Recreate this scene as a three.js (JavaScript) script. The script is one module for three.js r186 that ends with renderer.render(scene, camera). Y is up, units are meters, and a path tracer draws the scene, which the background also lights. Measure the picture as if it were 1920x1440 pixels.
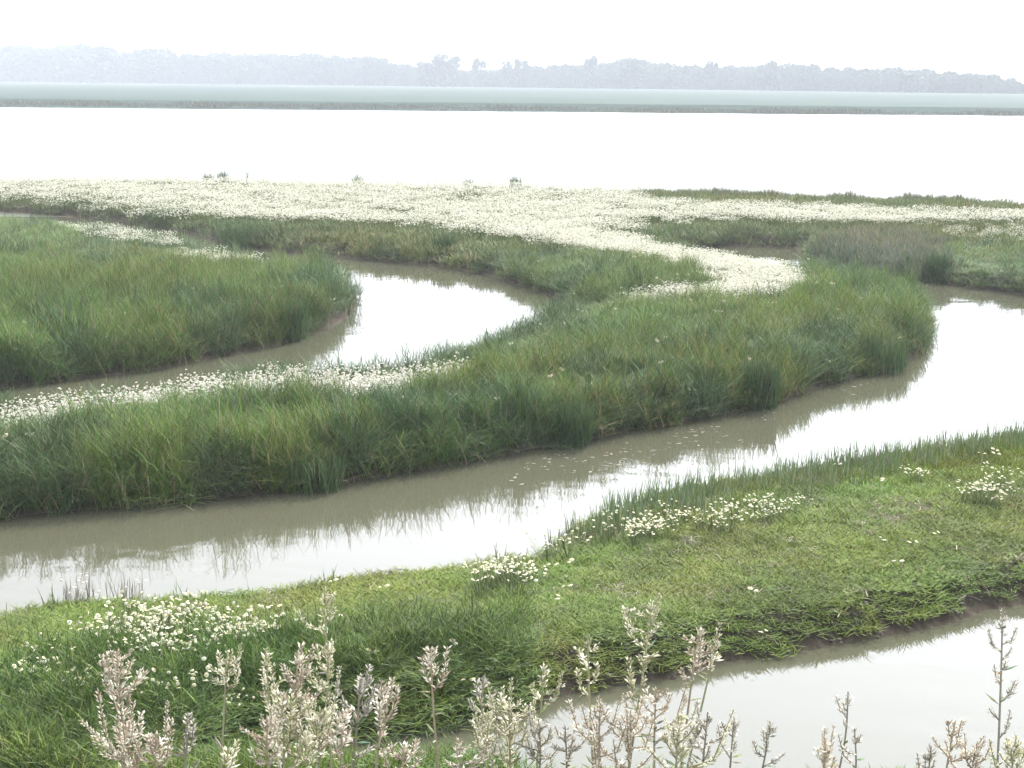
import * as THREE from 'three';
import { mergeGeometries } from 'three/addons/utils/BufferGeometryUtils.js';
import { ImprovedNoise } from 'three/addons/math/ImprovedNoise.js';

// ------------------------------------------------------------------ camera, sky, sun, exposure
const scene = new THREE.Scene();
const camera = new THREE.PerspectiveCamera(30, 4 / 3, 0.1, 8000);
camera.position.set(0, 5, 0);                                  // eye on top of the dike, 5 m over the water
camera.rotation.order = 'YXZ';
camera.rotation.set(-Math.atan(570 / 2687), 0, THREE.MathUtils.degToRad(0.507));

const renderer = new THREE.WebGLRenderer();
renderer.toneMapping = THREE.LinearToneMapping;
renderer.toneMappingExposure = 3.3;
renderer.shadowMap.enabled = true;

const sunDir = new THREE.Vector3(0.4, 0.82, -0.75).normalize();  // high, ahead and to the right, behind thin cloud
{
  const W = 256, Hh = 128, data = new Float32Array(W * Hh * 4), dir = new THREE.Vector3();
  for (let r = 0; r < Hh; r++) for (let c = 0; c < W; c++) {
    const el = ((r + 0.5) / Hh - 0.5) * Math.PI, az = ((c + 0.5) / W - 0.5) * 2 * Math.PI;
    dir.set(Math.cos(az) * Math.cos(el), Math.sin(el), Math.sin(az) * Math.cos(el));
    const glow = Math.pow(Math.max(0, dir.dot(sunDir)), 3) * 1.4;
    const low = Math.pow(1 - Math.abs(Math.sin(el)), 4) * 0.12;
    const v = el < 0 ? 0.6 : 0.6 + glow + low, i = (r * W + c) * 4;
    data[i] = v * 0.955; data[i + 1] = v * 0.985; data[i + 2] = v * 1.07; data[i + 3] = 1;
  }
  const sky = new THREE.DataTexture(data, W, Hh, THREE.RGBAFormat, THREE.FloatType);
  sky.mapping = THREE.EquirectangularReflectionMapping;
  sky.magFilter = THREE.LinearFilter; sky.needsUpdate = true;
  scene.background = sky; scene.environment = sky;
}
const sun = new THREE.DirectionalLight(new THREE.Color(1, 0.95, 0.87), 2.6);
sun.position.copy(sunDir).multiplyScalar(120).add(new THREE.Vector3(0, 0, -35));
sun.target.position.set(0, 0, -35);
sun.castShadow = true; sun.shadow.radius = 8; sun.shadow.mapSize.set(4096, 4096);
Object.assign(sun.shadow.camera, { left: -60, right: 60, top: 60, bottom: -60, near: 1, far: 300 });
scene.add(sun, sun.target);
scene.fog = new THREE.FogExp2(new THREE.Color(0.86, 0.92, 1.0), 0.00075);

// ------------------------------------------------------------------ helpers
let seed = 1;
const reseed = (s) => { seed = s >>> 0; };
const rnd = () => { seed = (seed + 0x6D2B79F5) >>> 0; let t = Math.imul(seed ^ (seed >>> 15), 1 | seed); t = (t + Math.imul(t ^ (t >>> 7), 61 | t)) ^ t; return ((t ^ (t >>> 14)) >>> 0) / 4294967296; };
const rr = (a, b) => a + (b - a) * rnd();
const lerp = THREE.MathUtils.lerp, clamp = THREE.MathUtils.clamp;
const smooth = (a, b, x) => { const t = clamp((x - a) / (b - a), 0, 1); return t * t * (3 - 2 * t); };
const perlin = new ImprovedNoise();
const noise = (x, y, z = 0) => perlin.noise(x + 91.3, y + 37.7, z + 11.1);
const fbm = (x, y, o = 4) => { let s = 0, a = 1, n = 0; for (let i = 0; i < o; i++) { s += a * noise(x, y, i * 7.3); n += a; a *= 0.55; x *= 2.03; y *= 2.03; } return s / n; };

const counts = {};
const numbered = (name) => { const k = counts[name] = (counts[name] ?? -1) + 1; return k ? name + '_' + String(k).padStart(3, '0') : name; };
function tag(o, label, category, group) { o.userData.label = label; o.userData.category = category; if (group) o.userData.group = group; return o; }
function shadows(o) { o.castShadow = true; o.receiveShadow = true; return o; }
function add(o, name) { o.name = numbered(name); scene.add(o); return o; }
function part(parent, name, geometry, material) { const m = shadows(new THREE.Mesh(geometry, material)); m.name = name; parent.add(m); return m; }

// collects coloured triangles
class Faces {
  constructor() { this.p = []; this.c = []; }
  tri(a, b, c, col) { this.p.push(a.x, a.y, a.z, b.x, b.y, b.z, c.x, c.y, c.z); for (let i = 0; i < 3; i++) this.c.push(col[0], col[1], col[2]); }
  quad(a, b, c, d, col) { this.tri(a, b, c, col); this.tri(a, c, d, col); }
  geometry() {
    const g = new THREE.BufferGeometry();
    g.setAttribute('position', new THREE.Float32BufferAttribute(this.p, 3));
    g.setAttribute('color', new THREE.Float32BufferAttribute(this.c, 3));
    g.computeVertexNormals();
    return g;
  }
}
const V = (x, y, z) => new THREE.Vector3(x, y, z);

// ------------------------------------------------------------------ the plan of the marsh, in metres: [x, distance ahead]
// third entry 1: steep cut bank on that stretch, otherwise a gentle shore
const creekLower = [[-7.46,15.24,1], [-5.89,15.84,1], [-5.07,16.16,1], [-4.21,16.51,1], [-3.19,16.91,1], [-2.28,17.41,1], [-1.11,18.19,1], [-0.06,18.94,1], [0.91,19.68,1], [1.89,20.48,1], [3.01,21.27,1], [4.07,22.23,1], [5.46,23.93,1], [6.46,25.04,1], [7.7,26.73,1], [8.58,29.25,1], [9.13,31.35,1], [9.36,32.75,1], [9.32,34.08,1], [8.49,35.47,1], [7.41,36.76,1], [6.25,38.14,1], [5.01,39.63,1], [4.63,41.31,1], [5.05,43.76,1], [5.73,44.24,1], [7.6,44.53,1], [9.14,44.36,1], [8.52,40.6,1], [8.43,37.97,1], [9.37,36.89,1], [10.94,36.59,1], [11.29,35.93,1], [11.94,35.04,1], [12.42,34.53,1], [16.82,31.05,1], [29.7,25.78,1]];
const creekUpper = [[25.77,22.22], [12.08,21.98], [7.45,20.23], [6.33,19.63], [5.42,19.04], [4.59,18.59], [3.41,17.97], [2.44,17.44], [1.43,16.58], [0.75,15.71], [0.48,15.05], [0.3,14.63], [-0.32,14.39], [-0.98,14.14], [-1.92,13.75], [-2.66,13.39], [-3.56,13.18], [-4.34,13.01], [-4.8,12.72], [-6.05,12.17]];
const pondNear = [[-9.05,18.68], [-7.28,19.79], [-5.5,21.19], [-4.32,22.24], [-3.11,22.69], [-1.78,23.41], [-1.22,24.6], [-0.6,26.33], [0.43,28.83], [1.09,30.76]];
const pondFar = [[1.28,31.97,1], [1.04,33.24,1], [0.5,34.79,1], [-0.58,37.05,1], [-1.93,39.03,1], [-3.62,39.97,1], [-5.27,41.22,1], [-6.93,42.02,1], [-8.59,44.14,1], [-11.32,48.1,1], [-14.56,51.38,1], [-19.26,53.89,1], [-26.77,57.16,1]];
const islandFar = [[-25.6,54.62], [-18.46,51.62], [-13.41,47.23], [-10.18,43.15], [-7.94,39.91], [-5.9,37.33], [-4.9,36.16], [-4.23,35.05,1]];
const islandNear = [[-3.8,33.81,1], [-3.53,32.01,1], [-3.51,30.16,1], [-3.92,28.8,1], [-4.5,26.97,1], [-5.23,26.01,1], [-6.16,24.57,1], [-7.31,23.74,1], [-8.35,22.84,1], [-10.28,21.36,1]];
const poolEdge = [[-2.26,8.45,1], [-2.28,9,1], [-2.25,9.45,1], [-2.12,9.73,1], [-1.83,10.03,1], [-1.53,10.18,1], [-1.22,10.29,1], [-0.81,10.37,1], [-0.36,10.55,1], [0.02,10.82,1], [0.47,11.14,1], [1.35,11.48,1], [1.85,11.83,1], [2.61,12.09,1], [3.41,12.44,1], [4.17,12.86,1], [4.62,13.13,1], [5.06,13.36,1], [8.22,14.59,1], [21.21,16.91,1]];
const poolDike = [[12.56,9.56], [5.57,9.52], [1.3,9.21], [-0.19,8.89], [-1.22,8.47]];
const shore = [[-45.03,65.33], [-23.39,65.63], [-13.91,66.77], [-6.34,65.07], [-0.08,64.54], [5.51,62.79], [11.97,60.18], [18.32,59.05], [20.6,58.05], [35.61,52.17]];
const waters = [
  [...creekLower, ...creekUpper],
  [...pondNear, ...pondFar, ...islandFar, ...islandNear],
  [...poolEdge, ...poolDike],
  [[-3000, shore[0][1]], ...shore, [3000, shore[shore.length - 1][1]], [3000, 236], [300, 237], [40, 236.5], [-30, 235], [-300, 234], [-3000, 236]],
].map((pts) => {
  const xs = pts.map((p) => p[0]), ds = pts.map((p) => p[1]);
  return { pts, x0: Math.min(...xs) - 6, x1: Math.max(...xs) + 6, d0: Math.min(...ds) - 6, d1: Math.max(...ds) + 6 };
});
const inPoly = (pts, x, d) => { let c = false; for (let i = 0, j = pts.length - 1; i < pts.length; j = i++) { const a = pts[i], b = pts[j]; if ((a[1] > d) !== (b[1] > d) && x < ((b[0] - a[0]) * (d - a[1])) / (b[1] - a[1]) + a[0]) c = !c; } return c; };
function edge(pts, x, d) {                     // distance to the outline, and whether that stretch is steep
  let best = 1e9, steep = 0;
  for (let i = 0, j = pts.length - 1; i < pts.length; j = i++) {
    const a = pts[j], b = pts[i], ex = b[0] - a[0], ed = b[1] - a[1], t = clamp(((x - a[0]) * ex + (d - a[1]) * ed) / (ex * ex + ed * ed + 1e-9), 0, 1);
    const q = (x - a[0] - t * ex) ** 2 + (d - a[1] - t * ed) ** 2;
    if (q < best) { best = q; steep = lerp(a[2] || 0, b[2] || 0, t); }
  }
  return [Math.sqrt(best), steep];
}
// { h: height of the ground, wet: in the water, s: metres to the nearest water, steep }
function site(x, d) {
  const wob = d < 120 ? 0.012 * d : 2;
  const wx = x + wob * 0.5 * fbm(x * 1.3, d * 1.3, 3) + 0.05 * noise(x * 9, d * 9), wd = d + wob * 0.6 * fbm(x * 1.1 + 50, d * 1.1, 3) + 0.05 * noise(x * 9, d * 9, 5);
  let h = d > 150 ? 1.2 : 0.34, wet = false, near = 1e9, st = 0;
  for (const w of waters) {
    if (x < w.x0 || x > w.x1 || d < w.d0 || d > w.d1) continue;
    const [s, steep] = edge(w.pts, wx, wd);
    if (inPoly(w.pts, wx, wd)) { wet = true; h = Math.min(h, -0.03 - 0.55 * smooth(0, 1.6, s)); near = 0; continue; }
    if (s < near) { near = s; st = steep; }
    h = Math.min(h, lerp(0.02 + 0.1 * s, 0.015 + 0.07 * smooth(0, 0.1, s) + 0.17 * smooth(0.08, 0.42, s) + 0.03 * s, steep));
  }
  if (!wet) {
    h += 0.05 * Math.min(1, near) * fbm(x * 0.8, d * 0.8, 4) + 0.02 * Math.min(1, near * 4) * noise(x * 5, d * 5) + (st > 0.5 ? 0.035 * smooth(0, 0.15, near) * smooth(0.8, 0.3, near) * fbm(x * 8, d * 8, 3) : 0);
    if (d > 150) h += smooth(236, 420, d) * 0.3 + 0.2 * fbm(x * 0.02, d * 0.02, 3);
  }
  if (d < 10.4) { const dike = Math.min(3.36, 3.42 - 0.355 * d) + 0.04 * fbm(x * 1.5, d * 1.5, 3); if (dike > h) { h = dike; wet = h < 0; near = 1; st = 0; } }
  return { h, wet, s: near, steep: st, wx, wd };
}

// ------------------------------------------------------------------ materials
const leafy = (rough = 0.75, through = 0.3) => new THREE.MeshPhysicalMaterial({ color: 0xffffff, vertexColors: true, roughness: rough, transmission: through, thickness: 0, side: THREE.DoubleSide, specularIntensity: 0.6 });
const M = {
  grass: leafy(0.8, 0.2),
  petal: leafy(0.9, 0.25),
  seed: leafy(0.9, 0.2),
  stem: new THREE.MeshStandardMaterial({ vertexColors: true, roughness: 0.85 }),
  bark: new THREE.MeshStandardMaterial({ color: new THREE.Color(0.06, 0.05, 0.04), roughness: 0.95 }),
  crown: leafy(0.9, 0.3),
};
function mudTexture(bump) {
  const n = 512, d = new Uint8Array(n * n * 4), P = 8;
  const tn = (x, y, f) => {                    // tiling noise: four shifted lookups blended
    const u = x / n, v = y / n, a = (i, j) => fbm((u + i) * f, (v + j) * f, 5);
    return lerp(lerp(a(0, 0), a(-1, 0), u), lerp(a(0, -1), a(-1, -1), u), v);
  };
  for (let y = 0; y < n; y++) for (let x = 0; x < n; x++) {
    const f = tn(x, y, P * 2), g = noise(x * 0.9, y * 0.9) * 0.5, i = (y * n + x) * 4, v = clamp(0.72 + f * 0.9 + g * 0.25, 0.25, 1);
    d[i] = 255 * v; d[i + 1] = 255 * v * 0.98; d[i + 2] = 255 * v * 0.95; d[i + 3] = 255;
  }
  const t = new THREE.DataTexture(d, n, n); t.wrapS = t.wrapT = THREE.RepeatWrapping; t.magFilter = THREE.LinearFilter; t.needsUpdate = true;
  return t;
}
const mud = mudTexture();
M.ground = new THREE.MeshPhysicalMaterial({ vertexColors: true, map: mud, bumpMap: mud, bumpScale: 0.03, roughness: 0.95, specularIntensity: 0.25 });

// ------------------------------------------------------------------ ground: one sheet from the dike to the far woods
const groundGrid = {};
{
  const rows = [-60, -30, -15, -8, -4, -2, -1, 0];
  for (let d = 1; d < 9; d += 0.5) rows.push(d);
  for (let d = 9; d < 80; d += 0.0046 * d) rows.push(d);
  rows.push(84, 90, 100, 130, 170, 200, 220, 228); for (let d = 231; d < 246; d += 0.8) rows.push(d);
  for (let d = 247; d < 5200; d *= 1.05) rows.push(d);
  const half = []; for (let x = 0.05; x < 36; x += 0.085 + x * 0.0045) half.push(x);
  for (let x = 37; x < 2900; x *= 1.1) half.push(x);
  const cols = [...half.map((x) => -x).reverse(), ...half], nc = cols.length, nr = rows.length;
  const pos = new Float32Array(nc * nr * 3), col = new Float32Array(nc * nr * 3), uv = new Float32Array(nc * nr * 2), idx = [];
  for (let r = 0, k = 0; r < nr; r++) for (let c = 0; c < nc; c++, k++) {
    const x = cols[c], d = rows[r], g = site(x, d);
    pos.set([x, g.h, -d], k * 3); uv.set([x / 1.7, d / 1.7], k * 2);
    const n1 = fbm(x * 0.5, d * 0.5, 3), n2 = fbm(x * 2.2, d * 2.2, 3);
    let rgb;
    if (d > 150) {                              // fields of the far shore: grass, and a dry reach towards the right
      const dry = 0.7 * smooth(0.05, 0.4, fbm(x * 0.02 + 3, d * 0.05, 4)), k = 1 + 0.5 * fbm(x * 0.05, d * 0.12, 4);
      rgb = [lerp(0.024, 0.04, dry) * k, lerp(0.055, 0.06, dry) * k, lerp(0.038, 0.042, dry) * k];
    } else {
      const moss = smooth(-0.15, 0.35, n1 + n2 * 0.5) * smooth(0.15, 0.6, g.s) * (g.wet ? 0 : 1), cut = !g.wet && g.steep > 0.5 && g.s < 0.5 ? 0.45 + 0.25 * noise(x * 3, d * 3) : 1;   // bare black marsh soil where the bank is cut
      rgb = [lerp(0.105, 0.075, moss) * cut, lerp(0.088, 0.095, moss) * cut, lerp(0.065, 0.03, moss) * cut].map((v) => v * (1 + 0.3 * n2));
    }
    col.set(rgb, k * 3);
    if (r < nr - 1 && c < nc - 1) idx.push(k, k + 1, k + nc, k + 1, k + nc + 1, k + nc);
  }
  const g = new THREE.BufferGeometry();
  g.setAttribute('position', new THREE.BufferAttribute(pos, 3)); g.setAttribute('color', new THREE.BufferAttribute(col, 3)); g.setAttribute('uv', new THREE.BufferAttribute(uv, 2));
  g.setIndex(idx); g.computeVertexNormals();
  const m = add(shadows(new THREE.Mesh(g, M.ground)), 'ground'); m.userData.kind = 'structure';
}

// ------------------------------------------------------------------ water: one level sheet, muddy, with small wind ripples
{
  const n = 1024, d = new Uint8Array(n * n * 4), span = 24;          // one tile is 24 m
  const waves = []; reseed(5);
  for (let i = 0; i < 70; i++) {                                     // whole numbers of waves per tile, so that it repeats without a seam
    const L = Math.pow(rnd(), 1.2) * 1.1 + 0.1, a = rr(-0.9, 0.9) + 1.3, kx = Math.round((span / L) * Math.cos(a)), ky = Math.round((span / L) * Math.sin(a));
    waves.push([kx, ky, rr(0, 6.28), Math.pow(L, 1.1)]);
  }
  const h = new Float32Array(n * n); let lo = 1e9, hi = -1e9;
  const cs = waves.map(([kx, ky, ph, a]) => { const X = new Float32Array(n * 2), Y = new Float32Array(n * 2); for (let i = 0; i < n; i++) { X[i * 2] = Math.cos(2 * Math.PI * kx * i / n + ph); X[i * 2 + 1] = Math.sin(2 * Math.PI * kx * i / n + ph); Y[i * 2] = Math.cos(2 * Math.PI * ky * i / n); Y[i * 2 + 1] = Math.sin(2 * Math.PI * ky * i / n); } return [X, Y, a]; });
  const calm = (u, v) => { const a = (i, j) => fbm((u + i) * 5, (v + j) * 5, 3); return lerp(lerp(a(0, 0), a(-1, 0), u), lerp(a(0, -1), a(-1, -1), u), v); };
  for (let y = 0; y < n; y++) for (let x = 0; x < n; x++) {
    let s = 0; for (const [X, Y, a] of cs) s += a * (X[x * 2] * Y[y * 2] - X[x * 2 + 1] * Y[y * 2 + 1]);
    const k = y * n + x; h[k] = s * (0.25 + 1.0 * smooth(-0.15, 0.4, calm(x / n, y / n))); lo = Math.min(lo, h[k]); hi = Math.max(hi, h[k]);
  }
  for (let k = 0; k < n * n; k++) { const v = 255 * (h[k] - lo) / (hi - lo); d[k * 4] = d[k * 4 + 1] = d[k * 4 + 2] = v; d[k * 4 + 3] = 255; }
  const t = new THREE.DataTexture(d, n, n); t.wrapS = t.wrapT = THREE.RepeatWrapping; t.magFilter = THREE.LinearFilter; t.needsUpdate = true;
  for (const [name, z0, z1, rough, bump] of [['creek_water', 8, -52, 0.04, 0.008], ['river_water', -52, -256, 0.3, 0.012]]) {   // the river is ruffled by the wind, the creek lies sheltered
    const mat = new THREE.MeshPhysicalMaterial({ color: new THREE.Color(0.061, 0.061, 0.04), roughness: rough, ior: 1.45, bumpMap: t, bumpScale: bump });
    const g = new THREE.PlaneGeometry(6000, z0 - z1, 1, 1); g.rotateX(-Math.PI / 2); g.translate(0, 0, (z0 + z1) / 2);
    const p = g.attributes.position, uv = g.attributes.uv;
    for (let i = 0; i < p.count; i++) uv.setXY(i, p.getX(i) / span, p.getZ(i) / span);
    const m = add(new THREE.Mesh(g, mat), name); m.receiveShadow = true; m.userData.kind = 'structure';
  }
}

// ------------------------------------------------------------------ grass and flowers
// a tuft of bent, tapering blades
function tuft({ blades, h, spread, width, bend, cols, up = 0.35, dry = 0.1, lift = 0 }) {
  const f = new Faces();
  for (let i = 0; i < blades; i++) {
    const a = rnd() * 6.283, r = Math.sqrt(rnd()) * spread, x = Math.cos(a) * r, z = Math.sin(a) * r, L = h * rr(0.55, 1.1), w = width * rr(0.6, 1.2), out = rnd() * 6.283, lean = up * rr(0.1, 1), bd = bend * rr(0.2, 1.2);
    const dir = V(Math.cos(out), 0, Math.sin(out)), side = V(-dir.z, 0, dir.x).applyAxisAngle(V(0, 1, 0), rr(-1.2, 1.2));
    let L_ = L, col = cols[Math.floor(rnd() * cols.length)].slice(); const k = rr(0.75, 1.25); col = col.map((c) => c * k);
    if (rnd() < dry) col = [0.2 * k, 0.17 * k, 0.09 * k];
    const y0 = i % 3 && lift ? lift * h * rnd() : -0.03; if (y0 > 0) { L_ = L * 0.6; }
    const at = (t) => V(x, y0, z).addScaledVector(dir, L_ * (lean * t + bd * t * t)).add(V(0, L_ * (t - 0.35 * bd * t * t), 0));
    const p0 = at(0), p1 = at(0.4), p2 = at(0.75), p3 = at(1);
    const s = (p, q) => p.clone().addScaledVector(side, w * q);
    f.quad(s(p0, -0.4), s(p0, 0.4), s(p1, 0.5), s(p1, -0.5), col);
    f.quad(s(p1, -0.5), s(p1, 0.5), s(p2, 0.35), s(p2, -0.35), col);
    f.tri(s(p2, -0.35), s(p2, 0.35), p3, col);
  }
  return f;
}
// a domed flower head: white rays round a yellow middle
function head(f, at, size, tilt, turn, white, rays = 8, yellow = true) {
  const e = new THREE.Euler(tilt, turn, 0, 'YXZ'), q = new THREE.Quaternion().setFromEuler(e), P = (x, y, z) => V(x * size, y * size, z * size).applyQuaternion(q).add(at);
  const cy = [0.5, 0.36, 0.06];
  for (let i = 0; i < rays; i++) {
    const a = (i / rays) * 6.283, b = ((i + 1) / rays) * 6.283, m = (a + b) / 2, r0 = 0.19, k = 0.93;
    const c0 = P(Math.cos(a) * r0, 0.1, Math.sin(a) * r0), c1 = P(Math.cos(b) * r0, 0.1, Math.sin(b) * r0);
    f.quad(c0, c1, P(Math.cos(m + 0.32) * 0.5, -0.06, Math.sin(m + 0.32) * 0.5), P(Math.cos(m - 0.32) * 0.5, -0.06, Math.sin(m - 0.32) * 0.5), white);
    f.tri(c0, c1, P(0, 0.2, 0), yellow ? cy : white);
  }
}
function flowerTuft({ heads, h, spread, size, rays = 6, yellow = true }) {
  const f = tuft({ blades: Math.round(heads * 1.1), h: h * 0.85, spread: spread * 0.9, width: 0.012, bend: 0.25, up: 0.25, cols: [[0.1, 0.13, 0.04], [0.08, 0.11, 0.035]] });
  for (let i = 0; i < heads; i++) {
    const a = rnd() * 6.283, r = Math.sqrt(rnd()) * spread;
    head(f, V(Math.cos(a) * r, h * rr(0.7, 1.1), Math.sin(a) * r), size * rr(0.75, 1.15), rr(-0.8, 0.8), rnd() * 6.283, [0.49, 0.48, 0.4].map((c) => c * rr(0.9, 1)), rays, yellow);
  }
  return f;
}
// scatters copies of one tuft over an area; keep(x, d, site) gives [chance, scale, height scale, colour] or nothing
function scatter(name, label, category, geometry, material, box, spacing, keep) {
  const mats = [], colors = [], o = new THREE.Object3D(), [x0, x1, d0, d1] = box;
  for (let d = d0; d < d1;) {
    const step = spacing(d);
    for (let x = x0; x < x1; x += step) {
      const px = x + rr(-0.55, 0.55) * step, pd = d + rr(-0.55, 0.55) * step;
      if (Math.abs(px) > 0.46 * pd + 5) { rnd(); continue; }
      const s = site(px, pd); if (s.wet) continue;
      const k = keep(px, pd, s); if (!k || rnd() > k[0]) continue;
      o.position.set(px, s.h, -pd); o.rotation.set(rr(-0.1, 0.1), rnd() * 6.283, rr(-0.1, 0.1)); o.scale.set(k[1], k[2], k[1]); o.updateMatrix();
      mats.push(o.matrix.clone()); colors.push(k[3]);
    }
    d += step;
  }
  const m = shadows(new THREE.InstancedMesh(geometry, material, mats.length)), c = new THREE.Color();
  mats.forEach((q, i) => { m.setMatrixAt(i, q); m.setColorAt(i, c.setRGB(...colors[i])); });
  add(m, name); tag(m, label, category); m.userData.kind = 'stuff';
  console.log(name, mats.length);
  return m;
}
const tone = (x, d, f, amp, tint = 0.15, z = 0) => { const n = fbm(x * f + z, d * f - z, 4), n2 = fbm(x * f * 0.6 + 20 + z, d * f * 0.6, 3), k = 1 + amp * n * 1.6; return [k * (1 + tint * n2 * 2), k, k * (1 - tint * n2 * 2)]; };

// turf changes from lush to moss-yellow to a rusty, dried-out brown in patches
const turf = (x, d) => { const t = tone(x, d, 0.9, 0.45, 0.22), b = 0.5 * smooth(0.12, 0.4, fbm(x * 0.9 + 31, d * 1.3, 4)); return [lerp(t[0], 1.35, b), lerp(t[1], 0.85, b), lerp(t[2], 1.6, b)]; };

// which land a point belongs to, by the creeks between them
const middleEdge = [...creekLower.slice(0, 17)], isBack = (x, d) => inPoly([...pondFar.slice().reverse(), [60, 45], [60, 200], [-80, 200]], x, d);
const lineD = (pts, x) => { for (let i = 1; i < pts.length; i++) { const a = pts[i - 1], b = pts[i]; if ((x - a[0]) * (x - b[0]) <= 0) return lerp(a[1], b[1], (x - a[0]) / (b[0] - a[0] || 1)); } return x < pts[0][0] ? pts[0][1] : pts[pts.length - 1][1]; };
const nearLand = (x, d) => d < lineD(creekUpper.slice().reverse(), x);
const islandPoly = [...islandFar, ...islandNear];
const onIsland = (x, d) => inPoly(islandPoly, x, d);
const patches = {
  meadow: [[-34.12,63.1], [-22.75,63.92], [-13.41,64.45], [-6.16,63.31], [-0.08,62.75], [5.21,60.86], [4.76,54.25], [10.36,52.04], [14.81,50.76], [18.44,49.88], [25.13,47.09], [24.37,45.64], [17.86,48.26], [14.68,47.22], [11.8,46.24], [9.39,47.1], [6.69,46.48], [3.93,44.51], [2.52,43.1], [1.44,39.56], [-0.97,41.59], [-3.38,44.86], [-6.82,45.59], [-11.27,47.98], [-15.42,51.16], [-18.47,51.75], [-29.52,54.49]],
  tongue: [[1.91,43.85], [3.41,42.13], [4.38,39.45], [5.5,38.04], [6.51,36.49], [6.79,34.03], [6.6,31.51], [5.94,30.5], [4.91,29.82], [3.77,29.61], [2.8,30], [2.53,30.93], [3.18,31.63], [3.98,31.34], [4.64,31.89], [4.54,33.88], [4.11,35.67], [3.32,37.4], [2.4,38.29], [1.16,39.98]],
  strip: [[-8.08,18.18], [-7.05,19.21], [-6.52,20.12], [-5.7,19.94], [-5.51,20.67], [-4.38,21.74], [-3.61,22.11], [-2.96,21.64], [-2.61,21.42], [-1.97,21.6], [-1.5,21.95], [-0.65,22.77], [-0.46,22], [-0.89,21.18], [-1.48,20.47], [-2.07,19.41], [-2.66,19.93], [-3.4,20.25], [-4.07,20.15], [-4.77,19.84], [-5.19,19.16], [-6.12,18.62], [-6.75,18.38], [-7.72,17.35]],
  island: [[-13.82,44.09], [-12.51,43.55], [-9.8,41.62], [-9.18,40.24], [-9.09,39.17], [-10.8,39.03], [-12.34,40.26]],
  islandRight: [[-8.73,36.97], [-7.87,37.51], [-6.83,36.42], [-5.52,35.41], [-5.43,34.38], [-6.35,34.52], [-7.04,33.48], [-8.06,35.23]],
  right: [[12.96,47.26], [13.99,44.89], [15.67,43.97], [18.22,43], [17.36,40.91], [14.58,40.83], [13.28,41.52], [12.86,43.3]],
};
const inPatch = (k, x, d) => inPoly(patches[k], x + 0.02 * d * fbm(x * 0.7, d * 0.7, 3), d + 0.03 * d * fbm(x * 0.7 + 9, d * 0.5, 3));

reseed(11);
const shortGrass = tuft({ blades: 36, h: 0.13, spread: 0.12, width: 0.009, bend: 0.6, up: 1.0, cols: [[0.106, 0.15, 0.01], [0.08, 0.13, 0.01], [0.138, 0.168, 0.018]], dry: 0.06 }).geometry();
const midGrass = tuft({ blades: 60, h: 0.3, spread: 0.15, width: 0.008, bend: 0.5, up: 0.8, cols: [[0.062, 0.118, 0.012], [0.082, 0.132, 0.012], [0.045, 0.09, 0.016]], dry: 0.06, lift: 0.6 }).geometry();
const GREEN = [[0.073, 0.138, 0.014], [0.095, 0.148, 0.016], [0.056, 0.118, 0.018]], BLUISH = [[0.052, 0.1, 0.03], [0.064, 0.108, 0.032], [0.045, 0.09, 0.03]];
const tallGrass = tuft({ blades: 105, h: 0.52, spread: 0.2, width: 0.008, bend: 0.55, up: 0.8, cols: GREEN, dry: 0.14, lift: 0.7 }).geometry();
const sedgeTuft = tuft({ blades: 105, h: 0.55, spread: 0.2, width: 0.008, bend: 0.5, up: 0.6, cols: BLUISH, dry: 0.07, lift: 0.65 }).geometry();
const herb = tuft({ blades: 26, h: 0.09, spread: 0.09, width: 0.03, bend: 0.5, up: 1.3, cols: [[0.12, 0.175, 0.022], [0.095, 0.15, 0.02], [0.175, 0.21, 0.065]], dry: 0.15 }).geometry();
const reedGrass = tuft({ blades: 9, h: 0.5, spread: 0.07, width: 0.01, bend: 0.08, up: 0.12, cols: [[0.13, 0.18, 0.07], [0.12, 0.17, 0.07], [0.25, 0.25, 0.17]], dry: 0.1 }).geometry();
const farGrass = tuft({ blades: 70, h: 0.4, spread: 0.38, width: 0.016, bend: 0.4, up: 0.7, cols: [[0.105, 0.14, 0.036], [0.085, 0.125, 0.032]], dry: 0.12, lift: 0.5 }).geometry();
const greyReed = tuft({ blades: 44, h: 0.55, spread: 0.3, width: 0.014, bend: 0.25, up: 0.35, cols: [[0.1, 0.125, 0.07], [0.13, 0.13, 0.1], [0.08, 0.115, 0.06]], dry: 0.08, lift: 0.4 }).geometry();

// where the bluer sedge grows, in patches, more of it near the water
const sedgy = (x, d, s) => 0.9 * smooth(0.0, 0.35, fbm(x * 0.6 + 15, d * 0.45, 4) + 0.16 * smooth(2.5, 0.5, s.s));
// tussocks: uneven heights over half a metre
const tussock = (x, d) => { const a = noise(x * 2.3, d * 2.3, 3), b = noise(x * 5.1, d * 5.1, 8); return clamp(0.85 + 1.0 * a + 0.55 * b, 0.22, 1.6); };
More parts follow.
